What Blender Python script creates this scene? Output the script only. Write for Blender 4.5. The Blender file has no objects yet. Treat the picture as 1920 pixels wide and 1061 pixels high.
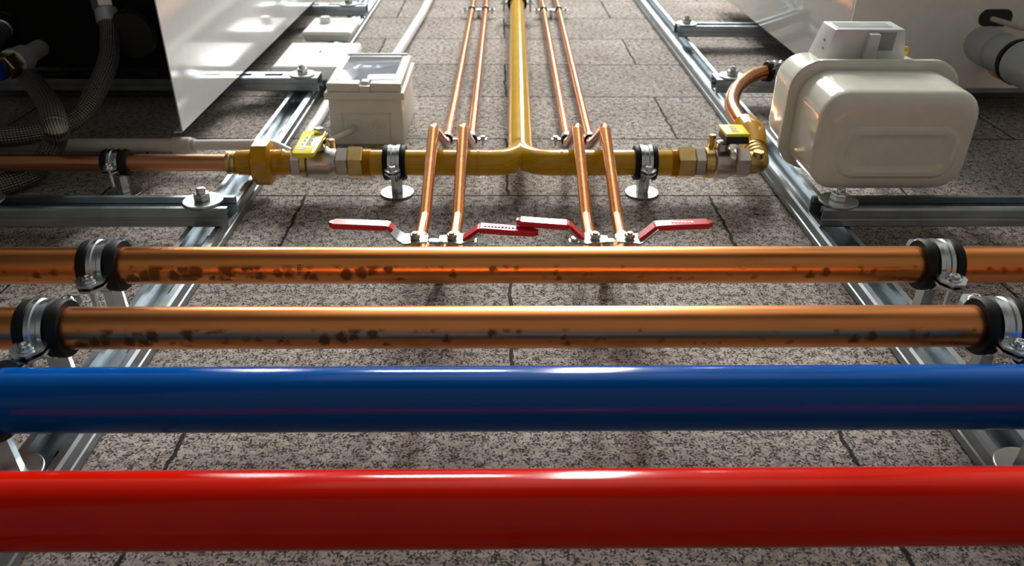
import bpy, bmesh, math, random
from mathutils import Vector, Matrix
random.seed(4)
PI = math.pi
scene = bpy.context.scene
col = scene.collection

# ------------------------------------------------------------------ camera
ZC = 0.70                                   # height of the lens above the floor
cam_data = bpy.data.cameras.new('camera')
cam_data.sensor_width = 36.0
cam_data.lens = 28.125
cam_data.clip_start = 0.02
cam_data.dof.use_dof = True
cam_data.dof.focus_distance = 0.70
cam_data.dof.aperture_fstop = 11.0
cam = bpy.data.objects.new('camera', cam_data)
col.objects.link(cam)
right = Vector((0.99988525, -0.00618763, -0.01382716))
up = Vector((0.00160673, -0.86430652, 0.50296289))
fwd = Vector((0.01506305, 0.50292739, 0.8641974))
cam.matrix_world = Matrix(((right.x, up.x, -fwd.x, 0.0), (right.y, up.y, -fwd.y, -0.4058),
                           (right.z, up.z, -fwd.z, ZC), (0, 0, 0, 1)))
scene.camera = cam

# ------------------------------------------------------------------ world, lamps, exposure
world = bpy.data.worlds.new('world')
scene.world = world
world.use_nodes = True
world.node_tree.nodes['Background'].inputs[0].default_value = (0.6, 0.65, 0.7, 1)
world.node_tree.nodes['Background'].inputs[1].default_value = 0.05
scene.view_settings.view_transform = 'Standard'
scene.view_settings.look = 'None'
scene.view_settings.gamma = 1.0
scene.view_settings.use_curve_mapping = False
scene.view_settings.exposure = 1.05
CEIL = 5.20


def lamp(name, loc, sx, sy, power, color=(1, 0.985, 0.96)):
    l = bpy.data.lights.new(name, 'AREA')
    l.shape = 'RECTANGLE'
    l.size, l.size_y = sx, sy
    l.energy = power
    l.color = color
    o = bpy.data.objects.new(name, l)
    o.location = loc
    col.objects.link(o)
    return o


lamp('lamp_across', (-0.37, -2.20, CEIL - 0.075), 0.76, 0.55, 58)
lamp('lamp_along', (0.56, -2.20, CEIL - 0.075), 0.34, 2.60, 104)

# ------------------------------------------------------------------ materials


def nodes_of(name):
    m = bpy.data.materials.new(name)
    m.use_nodes = True
    nt = m.node_tree
    return m, nt, nt.nodes['Principled BSDF']


def N(nt, kind, **kw):
    n = nt.nodes.new(kind)
    for k, v in kw.items():
        setattr(n, k, v)
    return n


def ramp(nt, stops, interp='LINEAR'):
    r = nt.nodes.new('ShaderNodeValToRGB')
    r.color_ramp.interpolation = interp
    while len(r.color_ramp.elements) < len(stops):
        r.color_ramp.elements.new(0.5)
    for e, (p, c) in zip(r.color_ramp.elements, stops):
        e.position = p
        e.color = c if len(c) == 4 else (*c, 1)
    return r


def plain(name, color, rough=0.4, metal=0.0, var=0.12, scale=60.0, bump=0.0, coat=0.0, rvar=0.08, spec=0.5):
    m, nt, b = nodes_of(name)
    tc = N(nt, 'ShaderNodeTexCoord')
    n = N(nt, 'ShaderNodeTexNoise')
    n.inputs['Scale'].default_value = scale
    n.inputs['Detail'].default_value = 4
    nt.links.new(tc.outputs['Object'], n.inputs['Vector'])
    lo = tuple(max(0, c * (1 - var)) for c in color)
    hi = tuple(min(1, c * (1 + var)) for c in color)
    r = ramp(nt, [(0.3, lo), (0.7, hi)])
    nt.links.new(n.outputs['Fac'], r.inputs['Fac'])
    nt.links.new(r.outputs['Color'], b.inputs['Base Color'])
    mr = N(nt, 'ShaderNodeMapRange')
    mr.inputs['To Min'].default_value = max(0.02, rough - rvar)
    mr.inputs['To Max'].default_value = min(1, rough + rvar)
    nt.links.new(n.outputs['Fac'], mr.inputs['Value'])
    nt.links.new(mr.outputs['Result'], b.inputs['Roughness'])
    b.inputs['Metallic'].default_value = metal
    b.inputs['Specular IOR Level'].default_value = spec
    b.inputs['Coat Weight'].default_value = coat
    b.inputs['Coat Roughness'].default_value = 0.05
    if bump:
        bp = N(nt, 'ShaderNodeBump')
        bp.inputs['Strength'].default_value = bump
        bp.inputs['Distance'].default_value = 0.001
        nt.links.new(n.outputs['Fac'], bp.inputs['Height'])
        nt.links.new(bp.outputs['Normal'], b.inputs['Normal'])
    return m


def copper(name, base, rough, stains=False, scale=(3, 60, 60)):
    m, nt, b = nodes_of(name)
    tc = N(nt, 'ShaderNodeTexCoord')
    mp = N(nt, 'ShaderNodeMapping')
    mp.inputs['Scale'].default_value = scale
    nt.links.new(tc.outputs['Object'], mp.inputs['Vector'])
    n = N(nt, 'ShaderNodeTexNoise')
    n.inputs['Scale'].default_value = 4.0
    n.inputs['Detail'].default_value = 5
    nt.links.new(mp.outputs['Vector'], n.inputs['Vector'])
    r = ramp(nt, [(0.25, tuple(c * 0.78 for c in base)), (0.75, base)])
    nt.links.new(n.outputs['Fac'], r.inputs['Fac'])
    out = r.outputs['Color']
    mr = N(nt, 'ShaderNodeMapRange')
    mr.inputs['To Min'].default_value = rough - 0.05
    mr.inputs['To Max'].default_value = rough + 0.07
    nt.links.new(n.outputs['Fac'], mr.inputs['Value'])
    rough_out = mr.outputs['Result']
    b.inputs['Metallic'].default_value = 1.0
    if stains:
        # dried drip spots hanging along the underside of the tube, denser at the left
        sx = N(nt, 'ShaderNodeSeparateXYZ')
        nt.links.new(tc.outputs['Object'], sx.inputs['Vector'])
        vm = N(nt, 'ShaderNodeMapping')
        vm.inputs['Scale'].default_value = (95, 95, 95)
        nt.links.new(tc.outputs['Object'], vm.inputs['Vector'])
        nz = N(nt, 'ShaderNodeTexNoise')
        nz.inputs['Scale'].default_value = 2.5
        nt.links.new(vm.outputs['Vector'], nz.inputs['Vector'])
        ad = N(nt, 'ShaderNodeMixRGB')
        ad.blend_type = 'ADD'
        ad.inputs['Fac'].default_value = 0.55
        nt.links.new(vm.outputs['Vector'], ad.inputs['Color1'])
        nt.links.new(nz.outputs['Color'], ad.inputs['Color2'])
        vo = N(nt, 'ShaderNodeTexVoronoi')
        vo.inputs['Scale'].default_value = 1.0
        nt.links.new(ad.outputs['Color'], vo.inputs['Vector'])
        # random size per spot
        sc = N(nt, 'ShaderNodeSeparateColor')
        nt.links.new(vo.outputs['Color'], sc.inputs['Color'])
        # density along the tube
        dn = N(nt, 'ShaderNodeMapRange')
        dn.inputs['From Min'].default_value = -0.45
        dn.inputs['From Max'].default_value = 0.05
        nt.links.new(sx.outputs['X'], dn.inputs['Value'])
        dr = ramp(nt, [(0.0, (0.1,) * 3), (0.24, (stains * 0.4,) * 3), (0.32, (stains,) * 3), (0.62, (stains,) * 3), (0.72, (0.20,) * 3), (1.0, (0.15,) * 3)])
        nt.links.new(dn.outputs['Result'], dr.inputs['Fac'])
        th = N(nt, 'ShaderNodeMath', operation='MULTIPLY_ADD')
        th.inputs[1].default_value = 0.36
        nt.links.new(sc.outputs['Red'], th.inputs[0])
        nt.links.new(dr.outputs['Color'], th.inputs[2])
        df = N(nt, 'ShaderNodeMath', operation='SUBTRACT')
        nt.links.new(th.outputs[0], df.inputs[0])
        nt.links.new(vo.outputs['Distance'], df.inputs[1])
        sm = N(nt, 'ShaderNodeMapRange')
        sm.inputs['From Min'].default_value = 0.0
        sm.inputs['From Max'].default_value = 0.24
        nt.links.new(df.outputs[0], sm.inputs['Value'])
        # only on the band where water hung (object z below the axis)
        zb = N(nt, 'ShaderNodeMapRange')
        zb.inputs['From Min'].default_value = -0.0128
        zb.inputs['From Max'].default_value = -0.0140
        nt.links.new(sx.outputs['Z'], zb.inputs['Value'])
        mu = N(nt, 'ShaderNodeMath', operation='MULTIPLY')
        nt.links.new(sm.outputs['Result'], mu.inputs[0])
        nt.links.new(zb.outputs['Result'], mu.inputs[1])
        mm = N(nt, 'ShaderNodeMath', operation='MULTIPLY')
        mm.inputs[1].default_value = 0.78
        nt.links.new(mu.outputs[0], mm.inputs[0])
        mx = N(nt, 'ShaderNodeMixRGB')
        mx.inputs['Color2'].default_value = (0.06, 0.028, 0.012, 1)
        nt.links.new(mm.outputs[0], mx.inputs['Fac'])
        nt.links.new(out, mx.inputs['Color1'])
        out = mx.outputs['Color']
        ra = N(nt, 'ShaderNodeMath', operation='MULTIPLY_ADD')
        ra.inputs[1].default_value = 0.25
        nt.links.new(mm.outputs[0], ra.inputs[0])
        nt.links.new(rough_out, ra.inputs[2])
        rough_out = ra.outputs[0]
    nt.links.new(out, b.inputs['Base Color'])
    nt.links.new(rough_out, b.inputs['Roughness'])
    return m


def block_wall():
    m, nt, b = nodes_of('porous_block_wall')
    tc = N(nt, 'ShaderNodeTexCoord')
    sx = N(nt, 'ShaderNodeSeparateXYZ')
    nt.links.new(tc.outputs['Object'], sx.inputs['Vector'])
    # wobble of the joints
    wn = N(nt, 'ShaderNodeTexNoise')
    wn.inputs['Scale'].default_value = 42.0
    wn.inputs['Detail'].default_value = 6
    wn.inputs['Roughness'].default_value = 0.65
    nt.links.new(tc.outputs['Object'], wn.inputs['Vector'])
    ws = N(nt, 'ShaderNodeSeparateColor')
    nt.links.new(wn.outputs['Color'], ws.inputs['Color'])

    def lin(src, add, wob, amp):
        a = N(nt, 'ShaderNodeMath', operation='ADD')
        a.inputs[1].default_value = add
        nt.links.new(src, a.inputs[0])
        c = N(nt, 'ShaderNodeMath', operation='MULTIPLY_ADD')
        c.inputs[1].default_value = amp
        nt.links.new(wob, c.inputs[0])
        nt.links.new(a.outputs[0], c.inputs[2])
        return c.outputs[0]
    u = lin(sx.outputs['X'], -0.010 - 0.25 + 10.0 - 0.006, ws.outputs['Red'], 0.012)
    v = lin(sx.outputs['Z'], -(0.9124 + ZC) + 20 * 0.2034 - 0.003, ws.outputs['Green'], 0.006)
    cb = N(nt, 'ShaderNodeCombineXYZ')
    nt.links.new(u, cb.inputs['X'])
    nt.links.new(v, cb.inputs['Y'])
    br = N(nt, 'ShaderNodeTexBrick')
    br.offset = 0.5
    br.offset_frequency = 2
    br.inputs['Scale'].default_value = 1.0
    br.inputs['Brick Width'].default_value = 0.5
    br.inputs['Row Height'].default_value = 0.2034
    br.inputs['Mortar Size'].default_value = 0.0019
    br.inputs['Mortar Smooth'].default_value = 0.35
    br.inputs['Color1'].default_value = (0, 0, 0, 1)
    br.inputs['Color2'].default_value = (1, 1, 1, 1)
    nt.links.new(cb.outputs['Vector'], br.inputs['Vector'])
    # crumbly grain
    g1 = N(nt, 'ShaderNodeTexNoise')
    g1.inputs['Scale'].default_value = 500.0
    g1.inputs['Detail'].default_value = 5
    g1.inputs['Roughness'].default_value = 0.62
    nt.links.new(tc.outputs['Object'], g1.inputs['Vector'])
    g2 = N(nt, 'ShaderNodeTexVoronoi')
    g2.feature = 'SMOOTH_F1'
    g2.inputs['Scale'].default_value = 190.0
    nt.links.new(tc.outputs['Object'], g2.inputs['Vector'])
    big = N(nt, 'ShaderNodeTexNoise')
    big.inputs['Scale'].default_value = 9.0
    big.inputs['Detail'].default_value = 6
    nt.links.new(tc.outputs['Object'], big.inputs['Vector'])
    pit = ramp(nt, [(0.46, (0, 0, 0)), (0.54, (1, 1, 1))])
    g3 = N(nt, 'ShaderNodeTexNoise')
    g3.inputs['Scale'].default_value = 130.0
    g3.inputs['Detail'].default_value = 6
    nt.links.new(tc.outputs['Object'], g3.inputs['Vector'])
    gm = N(nt, 'ShaderNodeMath', operation='MULTIPLY_ADD')
    gm.inputs[1].default_value = 0.36
    gm.inputs[2].default_value = 0.0
    nt.links.new(g3.outputs['Fac'], gm.inputs[0])
    gs = N(nt, 'ShaderNodeMath', operation='MULTIPLY_ADD')
    gs.inputs[1].default_value = 0.74
    nt.links.new(g1.outputs['Fac'], gs.inputs[0])
    nt.links.new(gm.outputs[0], gs.inputs[2])
    nt.links.new(gs.outputs[0], pit.inputs['Fac'])
    cr = ramp(nt, [(0.25, (0.30, 0.262, 0.222)), (0.5, (0.41, 0.375, 0.335)), (0.75, (0.49, 0.455, 0.42))])
    nt.links.new(big.outputs['Fac'], cr.inputs['Fac'])
    # every block its own tone
    tone = ramp(nt, [(0.0, (0.86, 0.86, 0.86)), (1.0, (1.08, 1.06, 1.04))])
    nt.links.new(br.outputs['Color'], tone.inputs['Fac'])
    m0 = N(nt, 'ShaderNodeMixRGB', blend_type='MULTIPLY')
    m0.inputs['Fac'].default_value = 1.0
    nt.links.new(cr.outputs['Color'], m0.inputs['Color1'])
    nt.links.new(tone.outputs['Color'], m0.inputs['Color2'])
    m1 = N(nt, 'ShaderNodeMixRGB')
    m1.inputs['Color1'].default_value = (0.055, 0.045, 0.04, 1)
    nt.links.new(pit.outputs['Color'], m1.inputs['Fac'])
    nt.links.new(m0.outputs['Color'], m1.inputs['Color2'])
    m2 = N(nt, 'ShaderNodeMixRGB')
    m2.inputs['Color2'].default_value = (0.022, 0.018, 0.015, 1)
    jm = N(nt, 'ShaderNodeMath', operation='MULTIPLY')
    jm.inputs[1].default_value = 0.95
    nt.links.new(br.outputs['Fac'], jm.inputs[0])
    nt.links.new(jm.outputs[0], m2.inputs['Fac'])
    nt.links.new(m1.outputs['Color'], m2.inputs['Color1'])
    nt.links.new(m2.outputs['Color'], b.inputs['Base Color'])
    b.inputs['Roughness'].default_value = 0.9
    b.inputs['Specular IOR Level'].default_value = 0.25
    # relief
    h1 = N(nt, 'ShaderNodeMath', operation='MULTIPLY_ADD')
    h1.inputs[1].default_value = 0.5
    nt.links.new(g2.outputs['Distance'], h1.inputs[0])
    nt.links.new(pit.outputs['Color'], h1.inputs[2])
    h2 = N(nt, 'ShaderNodeMath', operation='MULTIPLY_ADD')
    h2.inputs[1].default_value = -3.0
    nt.links.new(br.outputs['Fac'], h2.inputs[0])
    nt.links.new(h1.outputs[0], h2.inputs[2])
    bp = N(nt, 'ShaderNodeBump')
    bp.inputs['Strength'].default_value = 0.9
    bp.inputs['Distance'].default_value = 0.0025
    nt.links.new(h2.outputs[0], bp.inputs['Height'])
    nt.links.new(bp.outputs['Normal'], b.inputs['Normal'])
    return m


def braid():
    m, nt, b = nodes_of('braided_steel')
    uv = N(nt, 'ShaderNodeUVMap')
    sx = N(nt, 'ShaderNodeSeparateXYZ')
    nt.links.new(uv.outputs['UV'], sx.inputs['Vector'])
    res = []
    for sgn in (1, -1):
        a = N(nt, 'ShaderNodeMath', operation='MULTIPLY')
        a.inputs[1].default_value = 12 * 2 * PI * sgn
        nt.links.new(sx.outputs['X'], a.inputs[0])
        c = N(nt, 'ShaderNodeMath', operation='MULTIPLY_ADD')
        c.inputs[1].default_value = 900.0
        nt.links.new(sx.outputs['Y'], c.inputs[0])
        nt.links.new(a.outputs[0], c.inputs[2])
        s = N(nt, 'ShaderNodeMath', operation='SINE')
        nt.links.new(c.outputs[0], s.inputs[0])
        res.append(s.outputs[0])
    p = N(nt, 'ShaderNodeMath', operation='MULTIPLY')
    nt.links.new(res[0], p.inputs[0])
    nt.links.new(res[1], p.inputs[1])
    r = ramp(nt, [(0.2, (0.06, 0.056, 0.05)), (0.7, (0.30, 0.285, 0.25))])
    mr = N(nt, 'ShaderNodeMapRange')
    mr.inputs['From Min'].default_value = -1.0
    nt.links.new(p.outputs[0], mr.inputs['Value'])
    nt.links.new(mr.outputs['Result'], r.inputs['Fac'])
    nt.links.new(r.outputs['Color'], b.inputs['Base Color'])
    b.inputs['Metallic'].default_value = 0.8
    b.inputs['Roughness'].default_value = 0.42
    bp = N(nt, 'ShaderNodeBump')
    bp.inputs['Strength'].default_value = 0.7
    bp.inputs['Distance'].default_value = 0.001
    nt.links.new(p.outputs[0], bp.inputs['Height'])
    nt.links.new(bp.outputs['Normal'], b.inputs['Normal'])
    return m


M = dict(
    wall=block_wall(),
    plaster=plain('pale_plaster', (0.30, 0.29, 0.27), 0.85, scale=3, var=0.05),
    ceiling=plain('white_ceiling_paint', (0.80, 0.80, 0.78), 0.9, scale=3, var=0.03),
    whitewash=plain('white_upper_wall', (0.55, 0.545, 0.53), 0.9, scale=3, var=0.04),
    bounce_dark=plain('dark_bounce_cut', (0.05, 0.05, 0.052), 0.6, scale=4, var=0.2),  # near-black, for unseen surfaces added to swallow bounce light
    floor=plain('grey_screed', (0.16, 0.155, 0.15), 0.75, scale=5, var=0.2),
    copper=copper('copper_bright', (0.88, 0.38, 0.15), 0.20),
    copper_dull=copper('copper_stained', (0.80, 0.305, 0.09), 0.28, stains=0.50),
    copper_dull_b=copper('copper_stained_less', (0.80, 0.305, 0.10), 0.30, stains=0.36),
    copper_mat=copper('copper_dull', (0.80, 0.36, 0.18), 0.34),
    blue=plain('blue_gloss_paint', (0.0, 0.078, 0.34), 0.13, var=0.06, scale=25, bump=0.02, rvar=0.03, spec=0.22),
    red=plain('red_gloss_paint', (0.54, 0.008, 0.0006), 0.13, var=0.06, scale=25, bump=0.02, rvar=0.03, spec=0.22),
    ochre=plain('ochre_enamel', (0.60, 0.34, 0.001), 0.15, var=0.08, scale=30, bump=0.04, rvar=0.04),
    ochre_dark=plain('ochre_enamel_thick', (0.56, 0.265, 0.002), 0.18, var=0.12, scale=70, bump=0.12),
    zinc=plain('galvanised_steel', (0.60, 0.66, 0.69), 0.24, metal=1.0, var=0.12, scale=45, rvar=0.08),
    zinc_rail=plain('galvanised_rail', (0.40, 0.455, 0.485), 0.38, metal=1.0, var=0.15, scale=35, rvar=0.08),
    washer=plain('dull_zinc_washer', (0.60, 0.65, 0.66), 0.36, metal=1.0, var=0.08, scale=80),
    satin=plain('satin_grey_metal', (0.50, 0.53, 0.54), 0.45, metal=0.35, var=0.1, scale=60),
    bolt=plain('zinc_plated_bolt', (0.72, 0.75, 0.76), 0.18, metal=1.0, var=0.08, scale=80),
    rubber=plain('black_rubber', (0.006, 0.006, 0.0065), 0.6, var=0.2, scale=60, spec=0.25),
    black=plain('black_plastic', (0.012, 0.012, 0.012), 0.5, var=0.1),
    brass=plain('brass', (0.70, 0.49, 0.19), 0.30, metal=1.0, var=0.15, scale=60),
    nickel=plain('nickel_plate', (0.62, 0.56, 0.50), 0.30, metal=1.0, var=0.12, scale=60, bump=0.04),
    yellow=plain('yellow_vinyl', (0.93, 0.78, 0.01), 0.28, var=0.06),
    orange=plain('orange_seal', (0.85, 0.42, 0.01), 0.35),
    redvinyl=plain('red_vinyl_grip', (0.58, 0.008, 0.014), 0.22, var=0.06, rvar=0.03),
    print_grey=plain('grey_print', (0.25, 0.30, 0.28), 0.5),
    stamp=plain('dark_stamp', (0.10, 0.045, 0.02), 0.6),
    print_blue=plain('blue_print', (0.05, 0.22, 0.42), 0.4),
    print_white=plain('white_print', (0.85, 0.75, 0.75), 0.4),
    white=plain('white_plastic', (0.82, 0.82, 0.80), 0.32, var=0.03),
    greywhite=plain('light_grey_plastic', (0.67, 0.675, 0.625), 0.38, var=0.04),
    indexwhite=plain('index_grey_plastic', (0.60, 0.61, 0.61), 0.38, var=0.04),
    pvc=plain('beige_pvc', (0.52, 0.51, 0.46), 0.40, var=0.06),
    pvcwhite=plain('white_pvc', (0.66, 0.67, 0.66), 0.40, var=0.04),
    pvcgrey=plain('grey_waste_pvc', (0.25, 0.28, 0.29), 0.33, var=0.06),
    panel=plain('white_boiler_enamel', (0.66, 0.68, 0.67), 0.10, var=0.02, rvar=0.02, spec=0.8),
    under=plain('shade_black_underside', (0.010, 0.0095, 0.009), 0.9, spec=0.1),  # shade beneath the boiler put into the colour
    underpale=plain('boiler_bottom_sheet', (0.72, 0.71, 0.66), 0.40, var=0.04),
    meter=plain('cream_meter_enamel', (0.72, 0.715, 0.62), 0.17, var=0.03, rvar=0.03, coat=0.3),
    cable=plain('grey_cable', (0.55, 0.52, 0.46), 0.5),
    bluegrip=plain('blue_handle', (0.005, 0.03, 0.30), 0.4),
    braid=braid(),
)


def glass():
    m, nt, b = nodes_of('clear_window_plastic')
    b.inputs['Base Color'].default_value = (0.80, 0.86, 0.95, 1)
    b.inputs['Roughness'].default_value = 0.06
    b.inputs['Transmission Weight'].default_value = 0.85
    b.inputs['IOR'].default_value = 1.45
    tc = N(nt, 'ShaderNodeTexCoord')
    n = N(nt, 'ShaderNodeTexNoise')
    n.inputs['Scale'].default_value = 30.0
    nt.links.new(tc.outputs['Object'], n.inputs['Vector'])
    bp = N(nt, 'ShaderNodeBump')
    bp.inputs['Strength'].default_value = 0.05
    nt.links.new(n.outputs['Fac'], bp.inputs['Height'])
    nt.links.new(bp.outputs['Normal'], b.inputs['Normal'])
    return m


M['glass'] = glass()

# ------------------------------------------------------------------ mesh helpers


def W(x, d, z):
    """x along the wall, d out from the wall, z above the lens height"""
    return Vector((x, -d, z + ZC))


class MB:
    def __init__(self):
        self.bm = bmesh.new()
        self.uv = self.bm.loops.layers.uv.new('UVMap')

    def face(self, vs):
        try:
            return self.bm.faces.new(vs)
        except ValueError:
            return None

    def rings(self, rings, closed=True, cap0=True, cap1=True, uvs=None):
        vr = [[self.bm.verts.new(p) for p in r] for r in rings]
        n = len(vr[0])
        for i in range(len(vr) - 1):
            for j in range(n if closed else n - 1):
                k = (j + 1) % n
                f = self.face((vr[i][j], vr[i][k], vr[i + 1][k], vr[i + 1][j]))
                if f and uvs:
                    for l, (a, c) in zip(f.loops, ((j, i), (j + 1, i), (j + 1, i + 1), (j, i + 1))):
                        l[self.uv].uv = (a / n, uvs[c])
        if cap0:
            self.face(list(reversed(vr[0])))
        if cap1:
            self.face(vr[-1])
        return vr

    def tube(self, pts, r, seg=24, radii=None, cap0=True, cap1=True, side=None):
        pts = [Vector(p) for p in pts]
        L = [0.0]
        for a, b in zip(pts, pts[1:]):
            L.append(L[-1] + (b - a).length)
        tan = []
        for i in range(len(pts)):
            a = pts[max(i - 1, 0)]
            b = pts[min(i + 1, len(pts) - 1)]
            tan.append((b - a).normalized())
        t0 = tan[0]
        s = Vector(side) if side else (Vector((0, 0, 1)) if abs(t0.z) < 0.9 else Vector((1, 0, 0)))
        u = (s - t0 * s.dot(t0)).normalized()
        rings = []
        for i, p in enumerate(pts):
            if i:
                u = (u - tan[i] * u.dot(tan[i])).normalized()
            w = tan[i].cross(u)
            rr = radii[i] if radii else r
            rings.append([p + (u * math.cos(2 * PI * k / seg) + w * math.sin(2 * PI * k / seg)) * rr for k in range(seg)])
        self.rings(rings, True, cap0, cap1, L)
        return self

    def lathe(self, origin, axis, prof, seg=28, phase=0.0, cap=True):
        o = Vector(origin)
        a = Vector(axis).normalized()
        s = Vector((0, 0, 1)) if abs(a.z) < 0.9 else Vector((1, 0, 0))
        u = (s - a * s.dot(a)).normalized()
        w = a.cross(u)
        rings = [[o + a * t + (u * math.cos(2 * PI * k / seg + phase) + w * math.sin(2 * PI * k / seg + phase)) * r
                  for k in range(seg)] for t, r in prof]
        self.rings(rings, True, cap, cap)
        return self

    def torus_ring(self, origin, axis, prof, seg=40):
        """closed profile (t, r) swept round the axis: a real ring with a hole"""
        o = Vector(origin)
        a = Vector(axis).normalized()
        s = Vector((0, 0, 1)) if abs(a.z) < 0.9 else Vector((1, 0, 0))
        u = (s - a * s.dot(a)).normalized()
        w = a.cross(u)
        rings = []
        for k in range(seg + 1):
            c, q = math.cos(2 * PI * k / seg), math.sin(2 * PI * k / seg)
            rings.append([o + a * t + (u * c + w * q) * r for t, r in prof])
        self.rings(rings, True, False, False)
        bmesh.ops.remove_doubles(self.bm, verts=self.bm.verts, dist=1e-6)
        return self

    def box(self, lo, hi, bevel=0.0, seg=2):
        lo, hi = Vector(lo), Vector(hi)
        a = Vector([min(lo[i], hi[i]) for i in range(3)])
        b = Vector([max(lo[i], hi[i]) for i in range(3)])
        t = bmesh.new()
        vs = [t.verts.new((x, y, z)) for x in (a.x, b.x) for y in (a.y, b.y) for z in (a.z, b.z)]
        for q in ((0, 1, 3, 2), (4, 6, 7, 5), (0, 4, 5, 1), (2, 3, 7, 6), (0, 2, 6, 4), (1, 5, 7, 3)):
            t.faces.new([vs[i] for i in q])
        if bevel:
            bmesh.ops.bevel(t, geom=list(t.edges), offset=bevel, segments=seg, profile=0.5, affect='EDGES')
        self.join(t)
        return self

    def hull8(self, pts, bevel=0.0, seg=2):
        """box from 8 explicit corners ordered as in box()"""
        t = bmesh.new()
        vs = [t.verts.new(p) for p in pts]
        for q in ((0, 1, 3, 2), (4, 6, 7, 5), (0, 4, 5, 1), (2, 3, 7, 6), (0, 2, 6, 4), (1, 5, 7, 3)):
            t.faces.new([vs[i] for i in q])
        if bevel:
            bmesh.ops.bevel(t, geom=list(t.edges), offset=bevel, segments=seg, profile=0.5, affect='EDGES')
        self.join(t)
        return self

    def join(self, t):
        mp = {v: self.bm.verts.new(v.co) for v in t.verts}
        for f in t.faces:
            self.face([mp[v] for v in f.verts])
        t.free()

    def sweep(self, sec, path, side):
        """section points (a along side, b along normal) swept along path"""
        path = [Vector(p) for p in path]
        side = Vector(side).normalized()
        rings = []
        for i, p in enumerate(path):
            t = (path[min(i + 1, len(path) - 1)] - path[max(i - 1, 0)]).normalized()
            sd = (side - t * side.dot(t)).normalized()
            n = t.cross(sd)
            s = sec[i] if isinstance(sec[0][0], (tuple, list)) else sec
            rings.append([p + sd * a + n * b for a, b in s])
        self.rings(rings)
        return self

    def prism(self, poly, frame_o, ax, ay, az, length):
        o, ax, ay, az = Vector(frame_o), Vector(ax), Vector(ay), Vector(az)
        r0 = [o + ax * a + ay * b for a, b in poly]
        self.rings([r0, [p + az * length for p in r0]])
        return self

    def cyl(self, p0, p1, r, seg=20, bevel=0.0):
        p0, p1 = Vector(p0), Vector(p1)
        L = (p1 - p0).length
        prof = [(0, r), (L, r)] if not bevel else [(0, r - bevel), (bevel, r), (L - bevel, r), (L, r - bevel)]
        return self.lathe(p0, p1 - p0, prof, seg)

    def hexa(self, p0, p1, r, phase=0.0, bevel=0.0012):
        p0, p1 = Vector(p0), Vector(p1)
        L = (p1 - p0).length
        return self.lathe(p0, p1 - p0, [(0, r - bevel), (bevel, r), (L - bevel, r), (L, r - bevel)], 6, phase)


def wloc(o):
    v = Vector((0, 0, 0))
    while o is not None:
        v = v + o.location
        o = o.parent
    return v


def obj(name, mb, mat, parent=None, origin=None, label=None):
    bm = mb.bm
    bmesh.ops.recalc_face_normals(bm, faces=bm.faces)
    base = wloc(parent) if parent else Vector((0, 0, 0))
    org = Vector(origin) if origin is not None else base
    bmesh.ops.translate(bm, verts=bm.verts, vec=-org)
    me = bpy.data.meshes.new(name)
    bm.to_mesh(me)
    bm.free()
    me.polygons.foreach_set('use_smooth', [True] * len(me.polygons))
    me.set_sharp_from_angle(angle=math.radians(32))
    me.materials.append(M[mat])
    o = bpy.data.objects.new(name, me)
    col.objects.link(o)
    if parent:
        o.parent = parent
        o.location = org - base
    else:
        o.location = org
    if label:
        o['label'] = label
    return o


def tag(o, label, cat, group=None, kind=None):
    o['label'] = label
    o['category'] = cat
    if group:
        o['group'] = group
    if kind:
        o['kind'] = kind
    return o


def thing(name, loc, label, cat, group=None):
    o = bpy.data.objects.new(name, None)
    o.empty_display_size = 0.02
    o.location = loc
    col.objects.link(o)
    return tag(o, label, cat, group)


def struct(name, mb, mat, origin=(0, 0, 0)):
    o = obj(name, mb, mat, None, origin)
    o['kind'] = 'structure'
    return o


def copy_tree(o, parent=None):
    c = o.copy()
    col.objects.link(c)
    c.parent = parent
    for ch in list(o.children):
        copy_tree(ch, c)
    return c


def arc(center, u, v, r, a0, a1, n=10):
    c, u, v = Vector(center), Vector(u), Vector(v)
    return [c + (u * math.cos(a0 + (a1 - a0) * i / n) + v * math.sin(a0 + (a1 - a0) * i / n)) * r for i in range(n + 1)]


def smooth_path(pts, n=8):
    """Catmull-Rom through the points"""
    pts = [Vector(p) for p in pts]
    P = [pts[0] * 2 - pts[1]] + pts + [pts[-1] * 2 - pts[-2]]
    out = []
    for i in range(1, len(P) - 2):
        p0, p1, p2, p3 = P[i - 1:i + 3]
        for k in range(n):
            t = k / n
            out.append(0.5 * ((2 * p1) + (p2 - p0) * t + (2 * p0 - 5 * p1 + 4 * p2 - p3) * t * t + (3 * p1 - p0 - 3 * p2 + p3) * t ** 3))
    out.append(pts[-1])
    return out


def fillet(pts, r, n=6):
    """polyline with rounded corners"""
    pts = [Vector(p) for p in pts]
    out = [pts[0]]
    for a, b, c in zip(pts, pts[1:], pts[2:]):
        d1, d2 = (a - b).normalized(), (c - b).normalized()
        ang = d1.angle(d2)
        t = min(r / math.tan(ang / 2), (a - b).length * 0.48, (c - b).length * 0.48)
        rr = t * math.tan(ang / 2)
        cen = b + (d1 + d2).normalized() * (rr / math.sin(ang / 2))
        s, e = b + d1 * t - cen, b + d2 * t - cen
        tot = s.angle(e)
        ax = s.cross(e).normalized()
        for i in range(n + 1):
            out.append(cen + Matrix.Rotation(tot * i / n, 3, ax) @ s)
    out.append(pts[-1])
    return out


X, Y, Z = Vector((1, 0, 0)), Vector((0, 1, 0)), Vector((0, 0, 1))
OUT = Vector((0, -1, 0))

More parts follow.
